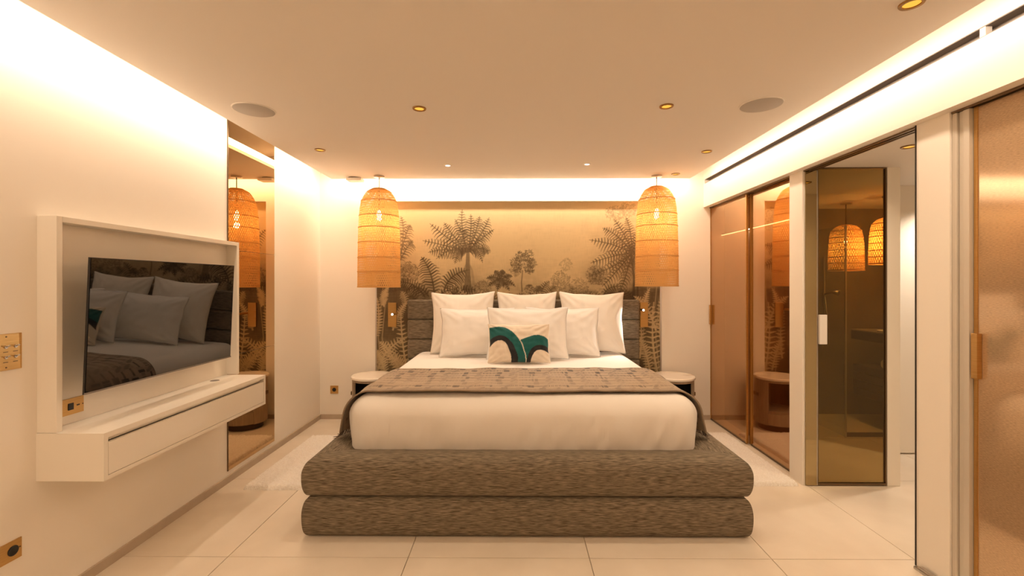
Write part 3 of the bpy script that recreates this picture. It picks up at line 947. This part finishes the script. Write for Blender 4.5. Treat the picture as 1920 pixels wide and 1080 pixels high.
for X, Y, l in ((-1.25, .55, 'added unseen brass downlight in the ceiling beside the switch plate wall, before the bed'), (1.25, .35, 'added unseen brass downlight in the ceiling by the linen glass door'),  # added lamps out of view, ambient fill for the foreground
                (-1.0, -.5, 'added unseen brass downlight at the rear of the ceiling, on the television side'), (1.0, -.5, 'added unseen brass downlight at the rear of the ceiling, on the glass side')):
    downlight(VX + X / max(Y, .01) * F, VY - (ZC - HC) / max(Y, .01) * F, l, at=(X, Y))
downlight(1700, 276, 'brass downlight in the low vestibule ceiling beyond the opening', VZ, 6)
for x, y, l in ((839.5, 310, 'small white pin spot in the ceiling near the left pendant'), (1100.5, 308, 'small white pin spot in the ceiling near the right pendant')):
    cx, cy = on_ceiling(x, y)
    t = thing('pin_spot', (cx, cy, ZC), l, 'spotlight', 'white pin spots over the pillows')
    lathe('trim_ring', [(.020, ZC - .001), (.022, ZC - .004), (.032, ZC - .004), (.034, ZC)], M['white'], t, n=32, c=(cx, cy, 0))
    lathe('lens', [(0, ZC - .002), (.021, ZC - .002)], M['lens_white'], t, n=24, c=(cx, cy, 0))
    spot('pin_beam', (cx, cy, ZC - .012), (cx * .8, cy - .15, .75), PIN_W, (1, .88, .74), 78, .9, t, .02)
for x, y, l in ((474.5, 204.5, 'round grey ceiling speaker near the television wall'), (1425.5, 197.5, 'round grey ceiling speaker near the glass doors')):
    cx, cy = on_ceiling(x, y)
    t = thing('ceiling_speaker', (cx, cy, ZC), l, 'speaker', 'round speakers in the ceiling')
    lathe('grille', [(0, ZC - .006), (.112, ZC - .006), (.116, ZC - .003)], M['grille'], t, n=64, c=(cx, cy, 0))
    lathe('rim', [(.116, ZC - .002), (.117, ZC - .005), (.122, ZC - .004), (.123, ZC)], M['ceil'], t, n=64, c=(cx, cy, 0))
cx, cy = on_ceiling(664, 333)
t = thing('smoke_detector', (cx, cy, ZC), 'white smoke detector on the ceiling beside the left pendant', 'smoke detector')
lathe('mount', [(0, ZC), (.060, ZC), (.060, ZC - .008), (0, ZC - .008)], M['slot'], t, n=32, c=(cx, cy, 0))
box('housing', cx - .07, cx + .085, cy - .06, cy + .06, ZC - .036, ZC - .008, M['white'], t, bevel=.009)

# linear air vent in the header
t = thing('linear_air_vent', (XH, 2.0, SZ0), 'long dark linear air slot in the header under the right ceiling cove', 'air vent')
box('slot_back', XH + .050, XH + .060, Y0, YB - .035, SZ0 + .001, SZ1 - .001, M['slot'], t)
box('slot_lip', XH + .001, XH + .050, Y0, YB - .035, SZ0 + .0005, SZ0 + .004, M['slot'], t)
box('slot_lip', XH + .001, XH + .050, Y0, YB - .035, SZ1 - .004, SZ1 - .0005, M['slot'], t)
box('clip', XH + .002, XH + .03, 1.96, 1.985, SZ0 + .001, SZ1 - .001, M['white'], t)

# ------------------------------------------------------------------ reading lights on the wallpaper
for (x0, x1, y0, y1, lx, ly, l, aim, wt) in ((727.5, 743, 567.5, 613, 735, 589.5, 'brass reading light plate on the wallpaper left of the headboard', (-1.1, 3.9, .8), .35),
                                             (1199.5, 1214, 567, 613, 1206, 581.5, 'brass reading light plate on the wallpaper right of the headboard, shining on the pillow', (.98, 4.40, 1.0), 4.5)):
    d = NY - .01
    a, b = px(x0, y1, d), px(x1, y0, d)
    t = thing('reading_light', ((a.x + b.x) / 2, NY, a.z), l, 'reading light', 'brass bedside reading lights')
    box('plate', a.x, b.x, NY - .022, NY - .001, a.z, b.z, M['brass'], t, bevel=.003)
    p = px(lx, ly, NY - .21)
    lathe('lamp_head', [(0, NY - .02), (.012, NY - .02), (.012, NY - .21), (.009, NY - .212)], M['brass'], t, n=24, c=(p.x, 0, p.z), axis='Y')
    lathe('lens', [(0, NY - .209), (.0095, NY - .209)], M['lens_read'], t, n=20, c=(p.x, 0, p.z), axis='Y')
    spot('reading_beam', (p.x, NY - .222, p.z), aim, wt, (1, .93, .84), 70, .8, t, .008)

# ------------------------------------------------------------------ left wall: mirror, media unit, television, plates
t = thing('wall_mirror', (XL, 3.6, .085), 'tall narrow bronze mirror panel on the wall beside the television unit', 'mirror')
mz = [.085, .92, 1.70, 2.78]
ya, yb = 3.30, 3.935
for a, b in zip(mz, mz[1:]):
    box('mirror_pane', XL, XL + .006, ya, yb, a + .0012, b - .0012, M['mirror'], t)
box('edge_strip', XL, XL + .008, ya - .006, ya - .001, .085, 2.78, M['bronze'], t)

FY_0, FY_1 = 1.978, 3.295
FXf = -2.008; BXf = -1.797
BZ0, BZ1 = .586, .795
FZ1 = 1.749
t = thing('media_unit', (XL, 2.63, BZ0), 'cream lacquered wall-hung media unit with open frame and long drawer', 'media unit')
L = M['lacquer']
box('frame_side', XL, FXf, FY_0, FY_0 + .026, BZ1 + .001, FZ1, L, t, bevel=.0015)
box('frame_side', XL, FXf, FY_1 - .026, FY_1, BZ1 + .001, FZ1, L, t, bevel=.0015)
box('frame_top', XL, FXf, FY_0 + .0265, FY_1 - .0265, FZ1 - .026, FZ1, L, t, bevel=.0015)
box('back_panel', XL, XL + .012, FY_0 + .0265, FY_1 - .0265, BZ1 + .001, FZ1 - .0265, L, t)
cb = boxes('cabinet', [(XL, BXf, FY_0 - .003, 3.262, BZ1 - .024, BZ1), (XL, BXf, FY_0 - .003, 3.262, BZ0, BZ0 + .018), (XL, BXf, FY_0 - .003, FY_0 + .018, BZ0 + .018, BZ1 - .024),
                       (XL, BXf, 3.244, 3.262, BZ0 + .018, BZ1 - .024), (XL, BXf - .03, FY_0 + .018, 3.244, BZ1 - .045, BZ1 - .024)], L, t)
box('drawer_front', BXf - .022, BXf - .001, FY_0 + .021, 3.241, BZ0 + .0205, BZ1 - .047, L, t, bevel=.001)
p = px(412, 705, 1)
lathe('cable_grommet', [(0, BZ1 + .002), (.026, BZ1 + .002), (.028, BZ1)], M['slot'], t, n=24, c=(-2.03, 3.06, 0))

def television():
    t = thing('television', (-1.93, 2.57, .95), 'large flat black television angled on a wall arm, reflecting the bed', 'television')
    TL, TR, BL, BR = px(164, 482, 2.035), px(437.5, 498, 3.10), px(152.5, 742, 2.035), px(430, 670, 3.10)
    # plane fitted through the four corners
    n = ((TR - TL).cross(BL - TL)).normalized()
    if n.x < 0: n = -n
    def slab(name, c4, d0, d1, m, par, inset=0):
        cen = sum(c4, Vector()) / 4
        q = [c + (cen - c).normalized() * inset for c in c4]
        vs = [p + n * d0 for p in q] + [p + n * d1 for p in q]
        fs = [(0, 1, 2, 3), (7, 6, 5, 4)] + [(i, i + 4, (i + 1) % 4 + 4, (i + 1) % 4) for i in range(4)]
        return mesh(name, vs, fs, m, par)
    c4 = [TL, TR, BR, BL]
    BR = TR + BL - TL if False else BR
    slab('panel', c4, -.009, -.002, M['black'], t)
    slab('housing', c4, -.045, -.0095, M['black'], t, .16)
    slab('screen', c4, -.0015, 0.0005, M['screen'], t, .006)
    low = [BL + (TL - BL) * .012, BR + (TR - BR) * .012, BR, BL]
    slab('bottom_bezel', low, -.002, .003, M['slot'], t)
    mid = sum(c4, Vector()) / 4
    box('mount_plate', XL + .013, XL + .03, mid.y - .16, mid.y + .16, mid.z - .12, mid.z + .12, M['black'], t)
    tube('mount_arm', [(XL + .03, mid.y, mid.z), (mid.x - .036, mid.y, mid.z)], .022, M['black'], t)
television()

# brass plates on the left wall
def wall_pt(x, y, X=XL):
    d = F * X / (x - VX)
    return d, HC + (VY - y) * d / F
def plate(name, label, cat, y0, y1, z0, z1, X=XL, group=None):
    t = thing(name, (X, (y0 + y1) / 2, z0), label, cat, group)
    box('plate', X, X + .005, y0, y1, z0, z1, M['brass'], t, bevel=.0015)
    return t
yA, zA1 = wall_pt(32, 624); _, zA0 = wall_pt(32, 691)
t = plate('switch_plate', 'brass switch plate with toggles on the wall left of the media unit', 'light switch', yA - .15, yA, zA0, zA1)
for zz in (zA0 + .054, zA1 - .054):
    for yy in (yA - .025, yA - .062, yA - .099):
        lathe('toggle_collar', [(0, XL + .009), (.006, XL + .009), (.0065, XL + .005)], M['steel'], t, n=16, c=(0, yy, zz), axis='X')
        tube('toggle', [(XL + .006, yy, zz), (XL + .022, yy, zz + .006)], [.0022, .0035], M['steel'], t, 8)
        box('caption', XL + .0045, XL + .0056, yy - .009, yy + .009, zz - .022, zz - .019, M['bronze'], t)
for zz in (zA0 + .012, zA1 - .012):
    lathe('screw', [(0, XL + .0065), (.003, XL + .0065), (.0032, XL + .005)], M['bronze'], t, n=12, c=(0, yA - .06, zz), axis='X')
yB_, zB1 = wall_pt(32, 1009); _, zB0 = wall_pt(32, 1046)
t = plate('wall_socket', 'brass plate with black round socket low on the wall at lower left corner', 'socket', yB_ - .125, yB_, zB0, zB1, group='brass wall sockets')
lathe('socket_insert', [(0, XL + .0056), (.016, XL + .0056), (.019, XL + .0075), (.021, XL + .0065), (.021, XL + .005)], M['black'], t, n=28, c=(0, yB_ - .034, (zB0 + zB1) / 2), axis='X')
lathe('screw', [(0, XL + .0065), (.003, XL + .0065), (.0032, XL + .005)], M['bronze'], t, n=12, c=(0, yB_ - .008, (zB0 + zB1) / 2 + .003), axis='X')
XB = XL + .012
yC1, zC1 = wall_pt(150, 742, XB); _, zC0 = wall_pt(150, 772, XB)
t = plate('socket_plate', 'long brass socket plate inside the media unit below the television', 'socket', FY_0 + .03, yC1, zC0, zC1, XB)
zm = (zC0 + zC1) / 2
box('outlet', XB + .004, XB + .008, yC1 - .078, yC1 - .052, zm - .016, zm + .016, M['black'], t, bevel=.002)
box('data_port', XB + .004, XB + .0065, yC1 - .036, yC1 - .022, zm - .003, zm + .003, M['black'], t)
for yy in (yC1 - .006, FY_0 + .036):
    lathe('screw', [(0, XB + .0065), (.003, XB + .0065), (.0032, XB + .005)], M['bronze'], t, n=12, c=(0, yy, zm), axis='X')
a, b = px(618.5, 738.5, YB), px(633.5, 723.5, YB)
t = thing('wall_socket', ((a.x + b.x) / 2, YB, a.z), 'square brass wall socket beside the left nightstand', 'socket', 'brass wall sockets')
box('plate', a.x, b.x, YB - .005, YB, a.z, b.z, M['brass'], t, bevel=.0015)
lathe('socket_insert', [(0, YB - .0056), (.016, YB - .0056), (.019, YB - .0075), (.021, YB - .0065), (.021, YB - .005)], M['black'], t, n=28, c=((a.x + b.x) / 2, 0, (a.z + b.z) / 2), axis='Y')

# ------------------------------------------------------------------ rugs
def rug(x0, x1, y0, y1, label):
    nx, ny = int((x1 - x0) / .0085), int((y1 - y0) / .0085)
    vs, fs = [], []
    for i in range(nx + 1):
        for j in range(ny + 1):
            u, v = i / nx, j / ny
            x = x0 + (x1 - x0) * u; y = y0 + (y1 - y0) * v
            e = min(u * (x1 - x0), (1 - u) * (x1 - x0), v * (y1 - y0), (1 - v) * (y1 - y0))
            h = .030 * min(1, (e / .02)) ** .5
            if e > 0: h += random.uniform(-.005, .005) + .004 * noise.noise(Vector((x * 14, y * 14, 0)))
            else:
                x += random.uniform(-.006, .006) + .004 * noise.noise(Vector((x * 9, y * 9, 3))); y += random.uniform(-.006, .006) + .006 * noise.noise(Vector((x * 9, y * 9, 5)))
            vs.append((x, y, max(.0005, h)))
    k = ny + 1
    for i in range(nx):
        for j in range(ny):
            a = i * k + j; fs.append((a, a + k, a + k + 1, a + 1))
    o = mesh('rug', vs, fs, M['rug'], None, True)
    tag(o, label, 'rug', 'pale shaggy bedside rugs')
rug(-1.915, -1.222, 3.185, 4.27, 'pale shaggy rug on the floor left of the bed')
rug(1.352, 2.03, 3.27, 4.38, 'pale shaggy rug on the floor right of the bed')

# ------------------------------------------------------------------ right side glass doors
def sliding(name, label, X, y0, y1, m, handle_y, stiles, group='sliding glass doors'):
    t = thing(name, (X, (y0 + y1) / 2, 0), label, 'glass door', group)
    box('pane', X, X + .008, y0, y1, .014, ZH - .012, m, t)
    for (a, b) in stiles:
        box('edge_profile', X - .004, X + .014, a, b, .012, ZH - .010, M['brass'], t)
    box('bottom_rail', X - .002, X + .012, y0, y1, .002, .016, M['bronze'], t)
    hz0, hz1 = 1.02, 1.225
    h = box('pull_handle', X - .024, X - .001, handle_y - .014, handle_y + .014, hz0, hz1, M['brass'], t, bevel=.002)
    return t
sliding('sliding_glass_door', 'bronze tinted glass sliding door in the far corner beside the nightstand', 2.085, 4.125, YB - .008, M['glass_bronze'], YB - .03, [(4.110, 4.125), (YB - .008, YB - .002)])
sliding('sliding_glass_door', 'bronze glass sliding door next to the white pillar, reflecting the nightstand', 2.112, 3.445, 4.085, M['glass_bronze'], 3.46, [(4.085, 4.108)])
sliding('sliding_glass_door', 'large linen-textured bronze glass door nearest the camera at the right edge', 2.10, Y0 + .05, 2.085, M['glass_linen'], 2.074, [(2.078, 2.094)])
t = thing('door_track', (2.10, 2.0, ZH), 'dark metal double track under the header above the glass doors', 'door track')
for X in (2.072, 2.103, 2.128):
    box('track_rail', X, X + .010, Y0, YB - .002, ZH - .010, ZH - .001, M['bronze'], t)
t = thing('door_frame_post', (2.085, 2.13, 0), 'pale grey metal post between the near pillar and the linen glass', 'door post')
POST = mat('pale_metal', (.62, .57, .49), .45, .2)
for a, b, X0, X1 in ((2.097, 2.125, 2.078, 2.16), (2.127, 2.150, 2.084, 2.16), (2.152, 2.175, 2.074, 2.16)):
    box('post_rib', X0, X1, a, b, .002, ZH - .011, POST, t, bevel=.002)
# led profiles inside the wardrobes
for (X, a, b, l) in ((2.195, 3.45, YB - .01, 'thin lit strip along the wardrobe shelf behind the far glass doors'), (2.195, Y0 + .1, 2.0, 'thin lit strip along the wardrobe shelf behind the near linen glass')):
    t = thing('wardrobe_light_strip', (X, (a + b) / 2, 1.96), l, 'light strip', 'wardrobe strips')
    box('profile', X, X + .035, a, b, 1.968, 1.982, WOODM, t)
    box('diffuser', X + .002, X + .012, a, b, 1.962, 1.9675, M['led_soft'], t)

# vestibule: olive bronze door leaf with side panel, handle, stops
t = thing('glass_door_leaf', (2.42, YO1, 0), 'tall olive-bronze glass door facing the room, showing the bathroom', 'glass door')
box('pane', 2.174, 2.652, YO1 - .004, YO1 + .004, .02, VZ - .003, M['glass_olive'], t)
for a, b in ((2.167, 2.174), (2.652, 2.660)):
    box('edge_profile', a, b, YO1 - .010, YO1 + .012, .004, VZ - .002, M['bronze'], t)
box('top_profile', 2.174, 2.652, YO1 - .010, YO1 + .012, VZ - .010, VZ - .002, M['bronze'], t)
box('bottom_profile', 2.174, 2.652, YO1 - .010, YO1 + .012, .004, .02, M['bronze'], t)
a, b = px(1538, 645, 3.26), px(1549, 590, 3.26)
box('pull_handle', 2.169, 2.222, YO1 - .032, YO1 - .012, a.z, b.z, M['white'], t, bevel=.003)
t = thing('mirror_panel', (2.13, YO1, 0), 'narrow bronze mirror strip between the white pillar and the glass door', 'mirror')
box('mirror_pane', 2.083, 2.160, YO1 - .012, YO1 - .002, .006, VZ - .004, M['mirror_olive'], t)
box('edge_strip', 2.160, 2.165, YO1 - .014, YO1 - .001, .006, VZ - .024, M['steel'], t)
p = px(1682.5, 902, 3.27)
t = thing('door_stop', (p.x, 3.30, 0), 'small black door stop on the floor by the white jamb', 'door stop')
lathe('stop_body', [(0, .001), (.016, .001), (.016, .042), (.012, .046), (0, .046)], M['black'], t, n=20, c=(p.x + .012, 3.31, 0))
lathe('rubber_ring', [(.016, .012), (.019, .014), (.019, .026), (.016, .028)], M['dark'], t, n=20, c=(p.x + .012, 3.31, 0))
t = thing('floor_catch', (2.10, 2.30, 0), 'small steel door catch on the floor at the near pillar', 'door catch')
box('catch_base', 2.030, 2.062, 2.20, 2.335, .0005, .012, M['steel'], t, bevel=.003)
box('catch_tongue', 2.036, 2.056, 2.225, 2.31, .012, .024, M['steel'], t, bevel=.003)

# ------------------------------------------------------------------ bathroom seen through the olive glass
def vz(y, d): return px(0, y, d).z
t = thing('vanity_unit', (3.9, 4.45, vz(736, 4.9)), 'dark walnut floating bathroom vanity with slatted drawers behind the olive glass', 'vanity')
VXf = 3.60
ztop = vz(616, 4.9)
box('upper_drawer', VXf, 4.44, 4.0, 4.9, vz(634, 4.9), ztop - .012, M['darkwood'], t, bevel=.003)
box('worktop', VXf - .008, 4.445, 3.99, 4.908, ztop - .0118, ztop, M['stone_dark'], t, bevel=.002)
zl0, zl1 = vz(736, 4.9), vz(680, 4.9)
for k in range(4):
    h_ = (zl1 - zl0) / 4
    box('drawer_slat', VXf + .02, 4.44, 4.0, 4.9, zl0 + k * h_, zl0 + (k + 1) * h_ - .006, M['darkwood'], t, bevel=.003)
AMB = mat('amber_glass', (.35, .13, .03), .15)
for dx, dy, hh, l in ((.10, 4.56, .10, 'amber soap bottle on the bathroom tray behind the glass'), (.14, 4.50, .13, 'taller amber bottle on the bathroom tray behind the glass')):
    bx_ = VXf + dx; zt = ztop + .0095
    tb = thing('soap_bottle', (bx_, dy, zt), l, 'bottle', 'bottles on the bathroom tray')
    lathe('bottle_body', [(0, zt), (.020, zt), (.021, zt + hh * .6), (.009, zt + hh * .75), (.009, zt + hh * .8)], AMB, tb, n=20, c=(bx_, dy, 0))
    lathe('cap', [(.010, zt + hh * .8), (.010, zt + hh), (0, zt + hh)], M['black'], tb, n=16, c=(bx_, dy, 0))
tag(lathe('tray', [(0, ztop + .001), (.10, ztop + .001), (.112, ztop + .016), (.106, ztop + .016), (.097, ztop + .008), (0, ztop + .008)], M['white'], None, n=40, c=(VXf + .12, 4.53, 0)), 'round pale tray holding bottles on the vanity top', 'tray')
o = lathe('rolled_towel', [(0, 0), (.045, 0), (.056, .015), (.060, .05), (.060, .28), (.05, .30), (0, .30)], M['linen'], None, n=28, c=(VXf + .03, 4.50, zl1 + .056), axis='X')
tag(o, 'white rolled towel lying on the lower bathroom drawers', 'towel')
t = thing('shower_screen', (3.1, 4.35, 0), 'clear glass shower screen standing in the bathroom', 'shower screen')
sx_ = px(1567, 0, 4.4).x
box('screen_pane', sx_, sx_ + .010, 4.31, 5.08, .01, 2.0, M['glass_clear'], t)
box('screen_pane', sx_ + .012, VXf - .02, 4.30, 4.31, .01, .05, M['bronze'], t)
box('edge_profile', sx_ - .003, sx_ + .011, 4.29, 4.30, .005, 2.0, M['steel'], t)
t = thing('hand_shower', (2.98, 5.06, .8), 'chrome hand shower with hose on the dark bathroom wall', 'shower')
hp = px(1543, 585, 5.06)
tube('riser_rail', [(hp.x, 5.06, .85), (hp.x, 5.06, 1.75)], .009, M['steel'], t)
tube('shower_head', [(hp.x, 5.06, 1.33), (hp.x + .03, 4.98, 1.36), (hp.x + .06, 4.92, 1.35)], [.012, .014, .035], M['steel'], t)
tube('hose', [(hp.x, 5.05, 1.30), (hp.x + .03, 5.04, 1.0), (hp.x + .04, 5.04, .76), (hp.x - .02, 5.05, .74), (hp.x - .06, 5.06, .97)], .006, M['steel'], t)
box('mixer', hp.x - .1, hp.x + .03, 5.03, 5.088, .97, 1.01, M['steel'], t, bevel=.008)
g3 = 'bathroom rattan pendants'
d = 4.72
pendant(px(1583, 0, d).x, d, 28 * d / F, px(0, 423, d).z, px(0, 508, d).z, VZ, 'dim rattan pendant seen in the middle of the olive glass', g3, 44, 1.6)
d = 4.35
pendant(px(1662, 0, d).x, d, 30 * d / F, px(0, 409, d).z, px(0, 496, d).z, VZ, 'brighter rattan pendant cut by the right edge of the olive glass', g3, 44, 3.6)
cx, cy = 3.55, 3.55  # added downlight that brightens the bathroom and white door panel
t = thing('downlight', (cx, cy, VZ), 'added brass downlight over the white door panel beyond the vestibule', 'downlight', 'brass ceiling downlights')
lathe('trim_ring', [(.028, VZ - .001), (.03, VZ - .007), (.04, VZ - .007), (.042, VZ)], M['brass'], t, n=32, c=(cx, cy, 0))
lathe('lens', [(0, VZ - .002), (.029, VZ - .002)], M['lens_amber'], t, n=24, c=(cx, cy, 0))
spot('downlight_beam', (cx, cy, VZ - .015), (cx, cy + .1, 0), 18, (1, .82, .66), 120, .8, t, .03)
